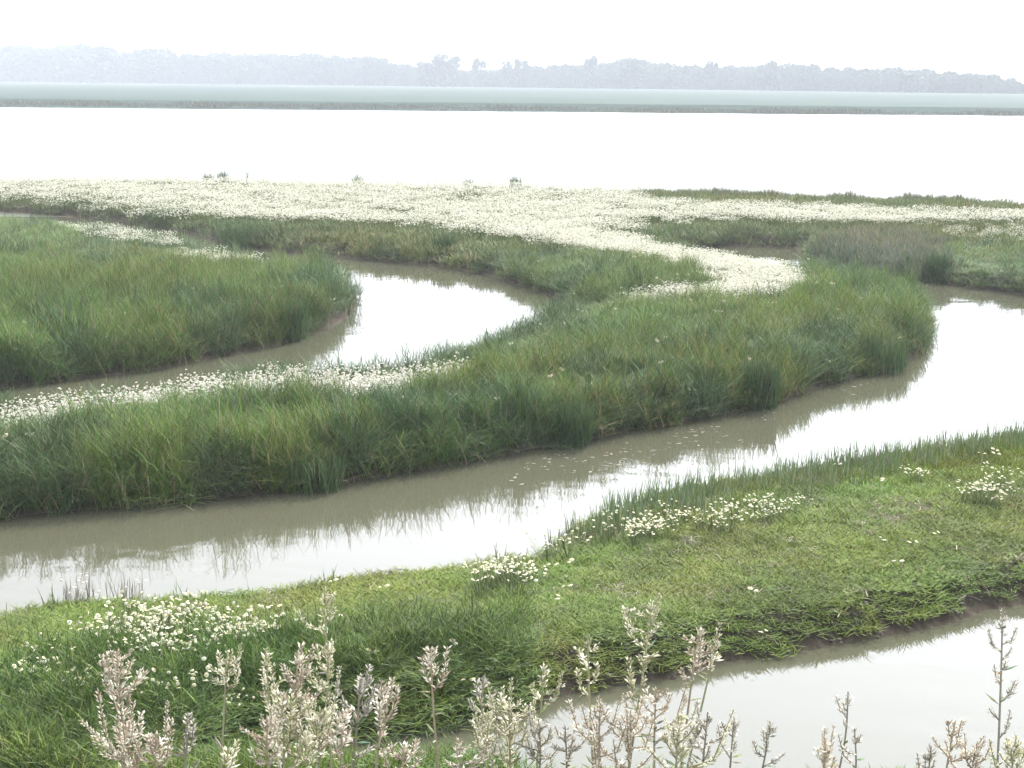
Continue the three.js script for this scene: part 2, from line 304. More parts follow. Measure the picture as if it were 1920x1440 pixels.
// where the near bank carries its tall dark growth (lower left of the strip)
const tallLeft = (x, d) => smooth(0.3, -0.2, x - 0.05 + 0.7 * fbm(x * 0.9, d * 0.9, 3)) * smooth(12.6, 12.0, d + 0.8 * fbm(x, d + 30, 3) - 0.3 * x);
reseed(21);
scatter('short_grass', 'short yellow-green turf covering the near bank between creek and pool', 'grass', shortGrass, M.grass, [-12, 17, 7.0, 26], (d) => 0.0062 * d, (x, d, s) => {
  if (!nearLand(s.wx, s.wd) || s.s < (s.steep > 0.5 ? 0.09 + 0.3 * fbm(x * 2.4, d * 2.4 + 5, 3) : 0.03)) return;
  const bare = smooth(0.12, 0.4, fbm(x * 1.2 + 8, d * 1.2, 4)), k = 1 + 0.35 * fbm(x * 1.7, d * 1.7, 3);
  return [1 - bare * 0.75, k * 1.1, k * (0.65 + 0.9 * smooth(15, 20, d)) * (s.steep > 0.5 && s.s < 0.5 ? 0.8 : 1) * (0.8 + 0.7 * Math.max(0, noise(x * 3, d * 3, 2))), turf(x, d)];
});
reseed(22);
scatter('tall_dark_grass', 'taller dark green grass on the lower left of the near bank', 'grass', midGrass, M.grass, [-9, 3, 9, 14.5], () => 0.095, (x, d, s) => {
  if (!nearLand(s.wx, s.wd)) return;
  const t = tallLeft(x, d); if (t < 0.1) return;
  return [t, rr(0.9, 1.2), (s.steep > 0.5 ? lerp(0.35, 1, smooth(0.15, 0.7, s.s)) : 1) * tussock(x * 1.3, d * 1.3) * rr(0.6, 1.1) * lerp(0.7, 1.0, t), tone(x, d, 1.1, 0.4, 0.15, 4)];
});
reseed(23);
scatter('creek_edge_sedge', 'thin upright sedge along the near side of the creek, against the bright water', 'sedge', reedGrass, M.grass, [-9, 16, 13, 25], () => 0.11, (x, d, s) => {
  if (!nearLand(s.wx, s.wd)) return;
  const e = lineD(creekUpper.slice().reverse(), x) - d, r = smooth(0.2, 1.2, x);
  const w = lerp(0.25, 1.6, r) * (1 + 0.8 * fbm(x * 1.5, 3, 3));
  if (e > w) return;
  return [lerp(0.12, 0.75, r) * smooth(w, w * 0.3, e), 1, rr(0.35, 1) * lerp(0.5, 0.9, r), tone(x, d, 0.8, 0.3, 0.12, 7)];
});
const bankHeight = (x, d, s) => lerp(0.85, 0.62, smooth(32, 40, d)) * tussock(x, d) * rr(0.7, 1.2);
reseed(24);
scatter('tall_grass', 'tall green marsh grass on the long middle spit between creek and pond', 'grass', tallGrass, M.grass, [-16, 15, 15.5, 47], (d) => Math.max(0.13, 0.0068 * d), (x, d, s) => {
  if (nearLand(s.wx, s.wd) || onIsland(s.wx, s.wd)) return;
  if (isBack(x, d) && d > 38 + x * 0.25) return;
  if (d > 41) return;
  const h = (s.steep > 0.5 ? lerp(0.95, 0.9, smooth(0, 2, s.s)) : lerp(0.32, 0.85, smooth(0.3, 2.2, s.s))) * lerp(1, 0.6, smooth(32, 40, d)) * tussock(x, d) * rr(0.7, 1.2) * (inPatch('tongue', x, d) ? 0.4 : inPatch('strip', x, d) ? 0.5 : 1) * (d > 33 && s.s < 2 && x > 4 ? 0.5 : 1);
  return [(inPatch('tongue', x, d) ? 0.15 : 1) * (1 - sedgy(x, d, s)), rr(0.9, 1.2), h, tone(x, d, 0.45, 0.45, 0.18, 2)];
});
reseed(25);
scatter('island_grass', 'tall green marsh grass on the land left of the pond', 'grass', tallGrass, M.grass, [-26, -4, 22, 50], (d) => 0.0068 * d, (x, d, s) => {
  if (!onIsland(s.wx, s.wd)) return;
  const h = (s.steep > 0.5 ? 1.1 : lerp(0.4, 0.9, smooth(0.3, 3, s.s))) * lerp(1.05, 0.55, smooth(30, 40, d)) * tussock(x * 0.8, d * 0.8) * rr(0.7, 1.2);
  return [1 - sedgy(x, d, s), rr(0.9, 1.25), h, tone(x, d, 0.35, 0.45, 0.2, 12)];
});
reseed(29);
scatter('blue_green_sedge', 'blue-green sedge in patches among the marsh grass, mostly along the creek', 'sedge', sedgeTuft, M.grass, [-26, 18, 15.5, 47], (d) => 0.0068 * d, (x, d, s) => {
  if (nearLand(s.wx, s.wd) || s.s > 6) return;
  if (!onIsland(s.wx, s.wd) && (isBack(x, d) && d > 38 + x * 0.25 || d > 41) && (s.steep < 0.5 || s.s > 0.9)) return;
  if (inPatch('tongue', x, d) || inPatch('strip', x, d) && rnd() < 0.7) return;
  return [sedgy(x, d, s), rr(0.9, 1.2), bankHeight(x, d, s) * (onIsland(s.wx, s.wd) ? 1.15 : 1), tone(x, d, 0.5, 0.4, 0.12, 52)];
});
reseed(37);
scatter('reed_stems', 'thin taller stems standing above the marsh grass of the spit and the left land', 'reeds', reedGrass, M.grass, [-26, 16, 15.5, 44], () => 0.42, (x, d, s) => {
  if (nearLand(s.wx, s.wd) || (isBack(x, d) && !onIsland(s.wx, s.wd)) || inPatch('tongue', x, d)) return;
  return [0.6 * smooth(-0.2, 0.3, fbm(x * 0.7, d * 0.7 + 3, 3)), 1.2, rr(0.9, 1.7), tone(x, d, 0.6, 0.3, 0.15, 71)];
});
reseed(26);
scatter('meadow_grass', 'dull green grass on the flat land behind the pond and along the river', 'grass', farGrass, M.grass, [-46, 42, 33, 70], (d) => 0.0078 * d, (x, d, s) => {
  if (nearLand(s.wx, s.wd) || onIsland(s.wx, s.wd) || (!isBack(x, d) && d < 41) || (isBack(x, d) && d <= 38 + x * 0.25)) return;
  const flower = inPatch('meadow', x, d) || inPatch('tongue', x, d);
  const h = (flower ? 0.5 : 0.85) * tussock(x * 0.5, d * 0.5) * rr(0.7, 1.2);
  return [flower ? 0.6 : 1, rr(0.9, 1.2), h, tone(x, d, 0.25, 0.35, 0.18, 22)];
});
const reedBed = [[7.94,38.04], [8.74,42.03], [9.78,43.95], [11.48,44.84], [12.42,43.43], [12.36,40.74], [11.2,36.35], [10.56,35.32], [9.02,35.51], [8.16,36.45]];
reseed(27);
scatter('grey_reed_bed', 'grey-purple reed bed behind the tip of the middle spit, right of the small inlet', 'reeds', greyReed, M.grass, [6, 22, 36, 58], () => 0.3, (x, d, s) => {
  if (!inPoly(reedBed, x, d)) return;
  return [1, rr(0.9, 1.2), rr(0.7, 1.1) * (1 + 0.4 * fbm(x * 0.5, d * 0.5, 3)), tone(x, d, 0.3, 0.3, 0.1, 31)];
});
const shoreReed = [[5.09,60.68], [8.43,58.84], [11.35,57.08], [16.09,55.16], [17.54,53.94], [17.93,55.81], [15.29,60.13], [11.87,59.75], [8.66,60.51], [5.47,62.48]];
reseed(28);
scatter('shore_reed', 'dark grass ridge along the river edge at right', 'reeds', greyReed, M.grass, [2, 24, 54, 68], () => 0.26, (x, d, s) => {
  if (x < 5.4 || x > 19.5 || lineD(shore, x) - d > 1.6 + 1.2 * fbm(x * 0.6, 1)) return;
  return [0.95, 1, 1.7 * rr(0.6, 1) * (0.8 + 0.9 * fbm(x * 0.5, 5, 3)), [0.95, 1, 0.8]];
});
reseed(30);
scatter('low_herbs', 'low light green leafy herbs speckling the turf of the near bank', 'herbs', herb, M.grass, [-5, 12, 10, 24], (d) => 0.011 * d, (x, d, s) => {
  if (!nearLand(s.wx, s.wd) || s.s < 0.2) return;
  const k = rr(0.8, 1.3); return [0.75 * smooth(-0.1, 0.35, fbm(x * 1.4 + 2, d * 1.4, 4)), rr(0.5, 1.1), rr(0.5, 1.3), [k, k, k * rr(0.7, 1.3)]];
});
// flowers too many to count
reseed(31);
const fMeadow = flowerTuft({ heads: 46, h: 0.4, spread: 0.42, size: 0.056, rays: 4, yellow: false }).geometry();
const fStrip = flowerTuft({ heads: 15, h: 0.4, spread: 0.22, size: 0.045, rays: 7, yellow: false }).geometry();
scatter('white_flower_meadow', 'wide white sheet of mayweed in bloom along the river shore', 'flowers', fMeadow, M.petal, [-46, 42, 40, 70], (d) => 0.0072 * d, (x, d, s) => {
  if (!inPatch('meadow', x, d) || onIsland(s.wx, s.wd)) return;
  const gap = smooth(0.08, 0.24, fbm(x * 0.22, d * 0.75, 4)), k = 1 + 0.08 * fbm(x * 0.3, d * 0.5, 3);
  return [1 - gap * 0.9, rr(0.85, 1.2), rr(0.75, 1.2), [k, k, k * 0.96]];
});
reseed(32);
scatter('white_flower_tongue', 'creamy white tongue of mayweed running onto the middle spit', 'flowers', fMeadow, M.petal, [0, 13, 29, 52], () => 0.19, (x, d, s) => {
  if (!inPatch('tongue', x, d)) return;
  return [0.85 - 0.8 * smooth(0.02, 0.32, fbm(x * 1.1, d * 1.4, 4)), rr(0.7, 1), rr(0.5, 0.95), [1, 1, 0.95]];
});
reseed(33);
scatter('white_flower_strip', 'white mayweed along the pond side of the middle spit', 'flowers', fStrip, M.petal, [-13, 1, 17, 29], () => 0.13, (x, d, s) => {
  if (!inPatch('strip', x, d) || onIsland(s.wx, s.wd)) return;
  return [1 - 0.7 * smooth(0.15, 0.4, fbm(x * 1.6, d * 1.6, 4)), rr(0.6, 1.3), rr(0.5, 1.4), [1, 1, 1]];
});
reseed(34);
scatter('white_flower_drift', 'white mayweed in two drifts on the back of the left land', 'flowers', fMeadow, M.petal, [-20, -4, 34, 52], () => 0.4, (x, d, s) => {
  if (!inPatch('island', x, d) && !inPatch('islandRight', x, d)) return;
  return [0.75 - 0.7 * smooth(0.05, 0.35, fbm(x * 0.8, d * 0.8, 3)), rr(0.6, 0.9), rr(0.9, 1.3), [1, 1, 0.96]];
});
reseed(35);
scatter('white_flower_scatter', 'sparse white mayweed in the grass at far right, beyond the reed bed', 'flowers', fMeadow, M.petal, [12, 26, 40, 56], () => 0.5, (x, d, s) => {
  if (!inPatch('right', x, d)) return;
  return [0.5, rr(0.5, 0.8), rr(0.8, 1.2), [1, 1, 0.95]];
});
reseed(36);
const fSingle = flowerTuft({ heads: 2, h: 0.3, spread: 0.1, size: 0.05, rays: 7 }).geometry();
scatter('loose_white_flowers', 'single white flowers dotted through the tall grass and turf', 'flowers', fSingle, M.petal, [-14, 15, 11, 36], () => 0.4, (x, d, s) => {
  if (onIsland(s.wx, s.wd) && d > 30) return;
  if (nearLand(s.wx, s.wd)) return [0.4 * smooth(-0.1, 0.3, fbm(x * 0.6 + 4, d * 0.6, 3)), 1, rr(0.4, 0.8), [1, 1, 0.9]];
  return [0.14, 1, rr(0.9, 1.9), [1, 1, 0.9]];
});
// mud clods under the cut bank of the pool, litter of dead stems on the turf
reseed(41);
{
  const g = new THREE.IcosahedronGeometry(0.05, 1), p = g.attributes.position; for (let i = 0; i < p.count; i++) { const k = 1 + 0.9 * noise(p.getX(i) * 30, p.getY(i) * 30, p.getZ(i) * 30); p.setXYZ(i, p.getX(i) * k, p.getY(i) * k * 0.7, p.getZ(i) * k); } g.computeVertexNormals();
  scatter('mud_clods', 'grey-brown clods of mud at the foot of the cut bank by the pool', 'mud clods', g, new THREE.MeshStandardMaterial({ color: new THREE.Color(0.06, 0.053, 0.045), roughness: 0.9 }), [-4, 10, 10, 15], () => 0.09, (x, d, s) => {
    if (s.steep < 0.5 || s.s > 0.35 || !nearLand(s.wx, s.wd)) return; const k = Math.pow(rnd(), 2) * 0.7 + 0.12, t = rr(0.8, 1.8); return [0.4, k, k * 0.7, [t, t, t]];
  });
  const f = new Faces();
  for (let i = 0; i < 7; i++) { const a = rnd() * 6.28, L = rr(0.06, 0.16), c = V(rr(-0.12, 0.12), rr(0.03, 0.09), rr(-0.12, 0.12)), q = V(Math.cos(a) * L, rr(-0.02, 0.04), Math.sin(a) * L), w = V(-q.z, 0, q.x).setLength(0.006), u = V(0, 0.006, 0); const A = c.clone().sub(q), B = c.clone().add(q); f.quad(A.clone().sub(w), A.clone().add(w), B.clone().add(w), B.clone().sub(w), [0.33, 0.3, 0.22]); f.quad(A.clone().sub(u), A.clone().add(u), B.clone().add(u), B.clone().sub(u), [0.28, 0.25, 0.19]); }
  scatter('dead_stem_litter', 'pale dead stems lying on the turf of the near bank', 'plant litter', f.geometry(), M.stem, [-3, 10, 11, 18], () => 0.14, (x, d, s) => {
    if (!nearLand(s.wx, s.wd)) return; const k = rr(0.6, 1.1); return [0.8 * smooth(0.12, 0.35, fbm(x * 1.2 + 8, d * 1.2, 4)) + 0.06, rr(0.3, 0.6), 0.5, [k, k, k]];
  });
}

// scraps of dead leaf afloat on the creek
reseed(43);
{
  const poly = [[-0.06,18.17], [0.74,19.17], [1.86,20.12], [2.98,20.99], [4.1,21.93], [6.27,24.28], [6.15,23.4], [4.03,21.03], [3.51,19.41], [2.43,18.52], [1.31,17.7], [0.33,16.28], [-0.18,16.27]], f = new Faces(), mats = [], o = new THREE.Object3D();
  const a = [0, 1, 2, 3, 4, 5].map((i) => V(Math.cos(i * 1.047) * rr(0.05, 0.09), rr(0.002, 0.012), Math.sin(i * 1.047) * rr(0.02, 0.04))), c = V(0, 0.014, 0);
  for (let i = 0; i < 6; i++) f.tri(c, a[(i + 1) % 6], a[i], [0.16, 0.14, 0.1]);
  for (let i = 0; i < 4000 && mats.length < 150; i++) { const x = rr(0, 9), d = rr(15, 26); if (!inPoly(poly, x, d) || !site(x, d).wet || rnd() > smooth(-0.1, 0.3, fbm(x * 0.8, d * 0.8, 3))) continue; o.position.set(x, 0, -d); o.rotation.y = rnd() * 6.28; o.scale.setScalar(rr(0.15, 0.7)); o.updateMatrix(); mats.push(o.matrix.clone()); }
  const m = shadows(new THREE.InstancedMesh(f.geometry(), M.stem, mats.length)), k = new THREE.Color(); mats.forEach((q, i) => { m.setMatrixAt(i, q); const v = rr(0.3, 0.9); m.setColorAt(i, k.setRGB(v, v, v)); });
  add(m, 'floating_scraps'); tag(m, 'scraps of dead leaf afloat in the middle of the creek', 'floating scraps'); m.userData.kind = 'stuff';
}

// ------------------------------------------------------------------ flowering plants one by one on the near bank
function makeMayweed(heads) {
  const t = new THREE.Group(), h = rr(0.26, 0.36), sp = rr(0.2, 0.3);
  const f = tuft({ blades: 30, h: h * 0.7, spread: sp * 0.6, width: 0.008, bend: 0.4, up: 0.5, cols: [[0.09, 0.13, 0.035], [0.07, 0.11, 0.03]], dry: 0.05 });
  part(t, 'foliage', f.geometry(), M.grass);
  const st = new Faces();
  for (let i = 0; i < heads; i++) {
    const a = rnd() * 6.283, r = Math.sqrt((i + 0.5) / heads) * sp, y = h * rr(0.82, 1.08), at = V(Math.cos(a) * r, y, Math.sin(a) * r), b = V(at.x * 0.2, 0, at.z * 0.2), s = V(-Math.sin(a), 0, Math.cos(a)).multiplyScalar(0.003);
    st.quad(b.clone().sub(s), b.clone().add(s), at.clone().add(s), at.clone().sub(s), [0.09, 0.12, 0.04]);
    const hd = new Faces(); head(hd, V(0, 0, 0), rr(0.032, 0.047), 0, 0, [0.52, 0.52, 0.4].map((c) => c * rr(0.9, 1)), 9);
    const m = part(t, 'flower_head', hd.geometry(), M.petal); m.position.copy(at); m.rotation.set(rr(-0.8, 0.8), rnd() * 6.28, rr(-0.8, 0.8));
  }
  part(t, 'stems', st.geometry(), M.stem);
  return t;
}
reseed(51);
const mayweeds = [10, 13, 17, 12, 15].map(makeMayweed);
function plantMayweed(x, d, scale, label, group) {
  const k = Math.floor(rnd() * mayweeds.length), t = mayweeds[k].clone(), s = site(x, d); add(t, 'mayweed_plant');
  t.position.set(x, Math.max(0, s.h), -d); t.rotation.y = rnd() * 6.28; t.scale.set(scale, scale * (x < 0 && d < 14 ? 1 : 0.75), scale); tag(t, label, 'flowering plant', group);
}
const beds = [
  [[[-3.71,11.66], [-3.59,12.05], [-2.93,12.29], [-2.25,12.02], [-2.08,11.52], [-1.78,11.35], [-2.27,10.89], [-2.8,10.77], [-3.34,11.14]], 64, 'mayweed plant with white heads in the large white patch at lower left', 'mayweed in the large lower left patch'],
  [[[-3.9,10.59], [-4.04,11.41], [-3.74,11.6], [-2.96,10.71], [-1.97,10.42], [-1.98,10.04], [-3.05,10.11], [-3.67,10.29]], 12, 'loose mayweed plant in dark grass below the large white patch', 'mayweed below the large lower left patch'],
  [[[-0.35,13.32], [-0.15,13.75], [0.28,13.61], [0.28,12.99], [0.02,12.79], [-0.29,12.93]], 13, 'mayweed plant in small round white patch at creek edge, centre', 'mayweed in the small central patch'],
  [[[0.32,14.31], [0.41,14.66], [0.61,14.61], [0.63,14.32]], 3, 'mayweed plant at the corner where the bank turns along the creek', 'mayweed at the bank corner'],
  [[[0.95,15.06], [1.35,15.75], [1.8,15.98], [2.04,15.4], [2.19,14.71], [1.37,14.56]], 18, 'mayweed plant in left half of long white patch on right bank', 'mayweed in the long patch, left half'],
  [[[2.03,15.29], [3,16.11], [3.63,16.17], [3.57,15.74], [2.9,15.18], [2.24,14.72]], 18, 'mayweed plant in dense right half of long white patch on right bank', 'mayweed in the long patch, right half'],
  [[[5.08,15.8], [5.59,16.24], [5.97,16.81], [6.47,17.32], [6.8,17.13], [6.24,15.63], [5.38,15.58]], 16, 'mayweed plant in white patch at right edge of near bank', 'mayweed at the right edge'],
  [[[4.71,16.93], [4.93,17.26], [5.2,17.17], [5.07,16.82]], 3, 'mayweed plant alone in the grass left of the right edge patch', 'mayweed left of the right edge patch'],
];
reseed(52);
for (const [poly, n, label, group] of beds) {
  const xs = poly.map((p) => p[0]), ds = poly.map((p) => p[1]);
  for (let i = 0, tries = 0; i < n && tries < 4000; tries++) {
    const x = rr(Math.min(...xs), Math.max(...xs)), d = rr(Math.min(...ds), Math.max(...ds));
    if (!inPoly(poly, x, d)) continue;
    const u = (x - Math.min(...xs)) / (Math.max(...xs) - Math.min(...xs)), v = (d - Math.min(...ds)) / (Math.max(...ds) - Math.min(...ds));
    const place = n < 8 ? '' : (v > 0.5 ? ', back ' : ', front ') + (u < 0.33 ? 'left' : u < 0.66 ? 'middle' : 'right');
    plantMayweed(x, d, rr(0.55, 1.05), label + place, group + place); i++;
  }
}

// ------------------------------------------------------------------ clumps of reed standing out from the grass
function makeClump(h, w, cols, n = 700) {
  const t = new THREE.Group();
  part(t, 'leaves', tuft({ blades: n, h, spread: w, width: 0.014, bend: 0.22, up: 0.25, cols, dry: 0.03, lift: 0.5 }).geometry(), M.grass);
  if (n > 20) part(t, 'dry_stems', tuft({ blades: Math.round(n * 0.04), h: h * 1.1, spread: w * 0.9, width: 0.01, bend: 0.12, up: 0.15, cols: [[0.16, 0.14, 0.09]], dry: 0.3 }).geometry(), M.grass).userData.kind = 'stuff';
  return t;
}
reseed(61);
for (const [[x, d], h, w, label] of [
  [[[0.86,19.74]][0], 0.66, 0.27, 'dark reed clump at the foot of the spit, leftmost of the two by the creek'],
  [[[3.89,22.22]][0], 0.85, 0.3, 'dark reed clump at the foot of the spit, nearer to its right tip'],
  [[[10.97,36.69]][0], 0.8, 0.35, 'dark round reed clump at the right end of the grey reed bed'],
  [[[-4.38,27.85]][0], 0.85, 0.4, 'dark reed clump on the right end of the left land, over the pond'],
  [[[-12.86,36.86]][0], 1.0, 0.8, 'dark bushy clump in the grass of the left land at the left edge'],
  [[[-1.94,39.85]][0], 0.85, 0.3, 'pointed green clump on the far bank of the pond'],
  [[[0.32,36.5]][0], 0.65, 0.35, 'low dark clump where the far bank of the pond turns'],
  [[[-11.65,49.15]][0], 0.75, 0.9, 'dark bushy clump on the far bank behind the left land'],
  [[[-16.03,53.11]][0], 0.6, 0.7, 'dark low clump on the far bank, farther left and near the white meadow'],
  [[[-8.19,43.3]][0], 0.8, 0.8, 'broad dark clump hanging over the narrow end of the pond'],
  [[[6.51,25.23]][0], 0.6, 0.5, 'dark clump under the right tip of the spit'],
  [[[-2.48,17.45]][0], 0.5, 0.4, 'dark clump at the water under the middle of the spit, left of the photo centre'],
]) {
  const t = makeClump(h, w, BLUISH); add(t, 'reed_clump'); t.position.set(x, 0.0, -d + (d < 30 ? 0.2 : -0.1)); tag(t, label, 'reeds');
}
// pale leafy plant at the tip of the left land
{
  const t = new THREE.Group(), [x, d] = [[-3.9,32.3]][0];
  part(t, 'leaves', tuft({ blades: 30, h: 0.5, spread: 0.07, width: 0.02, bend: 0.4, up: 0.2, lift: 0.8, cols: [[0.25, 0.33, 0.18], [0.32, 0.4, 0.26]], dry: 0 }).geometry(), M.grass);
  part(t, 'stem', tuft({ blades: 5, h: 0.6, spread: 0.05, width: 0.02, bend: 0.05, up: 0.05, cols: [[0.2, 0.22, 0.12]], dry: 0 }).geometry(), M.grass);
  add(t, 'pale_plant'); t.position.set(x, 0.3, -d); tag(t, 'pale whitish green plant standing at the pond tip of the left land', 'plant');
}
// dry flower clump standing at the water on the left
reseed(62);
for (const [[x, d], n, label] of [
  [[[-4.18,13.19]][0], 60, 'grey dry flower clump standing at the creek edge, left one of a pair'],
  [[[-3.75,13.23]][0], 50, 'grey dry stem clump standing at the creek edge, right one of a pair'],
]) {
  const t = new THREE.Group();
  part(t, 'dry_stems', tuft({ blades: n, h: 0.3, spread: 0.17, width: 0.007, bend: 0.15, up: 0.2, cols: [[0.17, 0.15, 0.13], [0.13, 0.12, 0.09]], dry: 0.2 }).geometry(), M.grass);
  for (let i = 0; i < (n > 55 ? 16 : 5); i++) { const hd = new Faces(); head(hd, V(0, 0, 0), 0.034, 0, 0, [0.42, 0.38, 0.33], 8, false); const m = part(t, 'flower_head', hd.geometry(), M.petal); const a = rnd() * 6.28, r = rr(0.03, 0.22); m.position.set(Math.cos(a) * r, rr(0.08, 0.24), Math.sin(a) * r); m.rotation.set(rr(-0.6, 0.6), rnd() * 6, rr(-0.6, 0.6)); }
  add(t, 'dry_flower_clump'); t.position.set(x, 0, -d); tag(t, label, 'dry plant');
}
// dark stalks sticking out of the white meadow at the river edge
reseed(63);
for (const [[x, d], h, w, label] of [
  [[[-13.5,65.07]][0], 0.85, 0.28, 'faint low bush at the river edge of the white meadow, leftmost'],
  [[[-12.89,65.14]][0], 1.0, 0.22, 'small dark bush at the river edge of the white meadow, left of the thin stalk'],
  [[[-11.77,64.95]][0], 1.2, 0.04, 'thin upright dark stalk at the river edge of the white meadow'],
  [[[-6.76,63.62]][0], 0.95, 0.28, 'dark low bush alone on the river edge, left of the middle'],
  [[[-1.95,63.25]][0], 0.8, 0.3, 'faint dark tuft at the river edge, left of the dark round bush'],
  [[[0.07,62.87]][0], 1.05, 0.28, 'dark round bush at the river edge near the middle'],
]) {
  const t = makeClump(h * 0.76, w, BLUISH, w < 0.1 ? 30 : 240); add(t, 'shore_bush'); t.position.set(x, site(x, d - 1.2).h, 1.2 - d); tag(t, label, 'bush');
}

// ------------------------------------------------------------------ far shore: reeds, woods, single trees, a white hut
reseed(71);
{
  const g = tuft({ blades: 40, h: 0.75, spread: 1.2, width: 0.14, bend: 0.2, up: 0.3, cols: [[0.05, 0.075, 0.045], [0.065, 0.085, 0.055]], dry: 0.2 }).geometry();
  const mats = [], o = new THREE.Object3D();
  for (let x = -170; x < 180; x += 0.8) for (let k = 0; k < 3; k++) { const d = 237 + k * 1.6 + rr(-0.7, 0.7) + 2 * fbm(x * 0.05, 2); const s = site(x, d); if (s.wet) continue; o.position.set(x, s.h, -d); o.rotation.y = rnd() * 6.28; o.scale.setScalar(rr(0.3, 1) * (0.9 + 1.2 * fbm(x * 0.06, 7, 4))); o.updateMatrix(); mats.push(o.matrix.clone()); }
  const m = shadows(new THREE.InstancedMesh(g, M.grass, mats.length)); mats.forEach((q, i) => m.setMatrixAt(i, q)); add(m, 'far_reed_belt'); tag(m, 'dark belt of reeds along the far shore of the river', 'reeds'); m.userData.kind = 'stuff';
}
// crowns of many leaf clumps, a unit tree is 1 m high
function crown(lobes, leaves, size) {
  const f = new Faces();
  for (let i = 0; i < leaves; i++) {
    const [cx, cy, cz, r, sy] = lobes[Math.floor(rnd() * lobes.length)], u = V(rr(-1, 1), rr(-1, 1), rr(-1, 1)); if (u.lengthSq() > 1 || u.lengthSq() < 0.15) { i--; continue; }
    const c = V(cx + u.x * r, cy + u.y * r * sy, cz + u.z * r), a = V(rr(-1, 1), rr(-1, 1), rr(-1, 1)).normalize(), b = V(rr(-1, 1), rr(-1, 1), rr(-1, 1)).cross(a).normalize(), s = size * rr(0.6, 1.3), k = rr(0.8, 1.25), col = [0.05 * k, 0.075 * k, 0.03 * k];
    a.multiplyScalar(s); b.multiplyScalar(s * 0.7);
    f.quad(c.clone().sub(a), c.clone().add(b), c.clone().add(a), c.clone().sub(b), col);
  }
  return f.geometry();
}
reseed(72);
const crowns = [];
for (let k = 0; k < 6; k++) {
  const lobes = [[0, 0.58, 0, 0.3, 1.2], [0, 0.4, 0, 0.28, 1]], n = 6 + k;
  for (let i = 0; i < n; i++) { const a = (i / n) * 6.283 + rr(-0.3, 0.3), y = rr(0.25, 0.88), w = 0.26 * Math.sqrt(Math.max(0.1, 1 - ((y - 0.5) / 0.55) ** 2)); lobes.push([Math.cos(a) * w, y, Math.sin(a) * w, rr(0.1, 0.19), rr(0.7, 1)]); }
  for (let i = 0; i < 4; i++) { const a = i * 1.571 + rr(-0.5, 0.5); lobes.push([Math.cos(a) * 0.17, rr(0.15, 0.35), Math.sin(a) * 0.17, rr(0.15, 0.22), 1]); }
  crowns.push(crown(lobes, 1500, 0.05));
}
const trunkGeo = (() => { const g = [new THREE.CylinderGeometry(0.012, 0.024, 0.6, 7).translate(0, 0.3, 0)]; for (let i = 0; i < 5; i++) { const b = new THREE.CylinderGeometry(0.004, 0.01, 0.3, 5).translate(0, 0.15, 0); b.rotateZ(rr(0.4, 0.9)); b.rotateY(i * 1.3); b.translate(0, 0.3 + i * 0.06, 0); g.push(b); } return mergeGeometries(g); })();
// [x, distance, height of the top]
const skyline = [
  [-337.84, 858, 19.74], [-296.62, 847, 19.87], [-282.53, 842, 21.67], [-269.42, 834, 18.95], [-260.51, 830, 20.42], [-243.59, 824, 22.18], [-225.37, 817, 19.29], [-214.06, 813, 16.72], [-203.33, 806, 18.98], [-193.56, 802, 19.83], [-183.14, 794, 15.83], [-156.14, 789, 17.94], [-143.8, 784, 16.84], [-120.11, 778, 16.95], [-107.13, 766, 17.13], [-95.4, 761, 16.34], [-74.97, 750, 15.54], [-60.4, 738, 12.87], [-46.69, 733, 10.34], [-24.99, 722, 9.41], [-9.18, 717, 10.03], [8.89, 705, 11.6], [23.84, 693, 12.11], [45.72, 682, 13.88], [55.18, 677, 15.1], [64.58, 672, 13.2], [82.63, 660, 12.29], [97.78, 649, 11.62], [115.82, 632, 12.74], [137.55, 616, 11.45], [148.03, 604, 11.44], [165.25, 587, 10.4], [180.95, 569, 9], [189.7, 564, 7.85], [194.29, 559, 5.69], [214.48, 548, 4.91],
];
const topAt = (x) => { for (let i = 1; i < skyline.length; i++) if (x <= skyline[i][0]) { const a = skyline[i - 1], b = skyline[i], t = clamp((x - a[0]) / (b[0] - a[0]), 0, 1); return [lerp(a[1], b[1], t), lerp(a[2], b[2], t)]; } const e = skyline[skyline.length - 1]; return [e[1], e[2]]; };
reseed(73);
{
  const mats = crowns.map(() => []), o = new THREE.Object3D();
  for (let x = -320; x < 320; x += 2.9) for (let k = 0; k < 3; k++) {
    const [d0, top] = topAt(x), d = d0 + k * 14 + rr(-6, 6), px = (x / d0) * d + rr(-2, 2), g = 1.3, h = (top - g) * (k === 0 ? rr(0.55, 0.95) : rr(0.9, 1.1));
    o.position.set(px, g - h * 0.04, -d); o.rotation.y = rnd() * 6.28; o.scale.set(h * rr(0.8, 1.25), h * 1.05, h * rr(0.8, 1.25)); o.updateMatrix(); mats[Math.floor(rnd() * 2)].push(o.matrix.clone());
  }
  const under = []; for (let i = 0; i < 7; i++) under.push([rr(-0.4, 0.4), rr(0.08, 0.3), rr(-0.3, 0.3), rr(0.14, 0.22), 0.9]);
  const big = mergeGeometries([crowns[2], crowns[3].clone().rotateY(1).translate(0.3, -0.06, 0.1), crown(under, 500, 0.05)]);
  const all = [...mats[0], ...mats[1]], m = shadows(new THREE.InstancedMesh(big, M.crown, all.length)), c = new THREE.Color();
  all.forEach((q, i) => { m.setMatrixAt(i, q); const k = rr(0.8, 1.2); m.setColorAt(i, c.setRGB(k, k, k * rr(0.9, 1.1))); });
  add(m, 'far_wood'); tag(m, 'hazy blue-grey belt of woodland beyond the far fields', 'woodland'); m.userData.kind = 'stuff';
}
reseed(74);
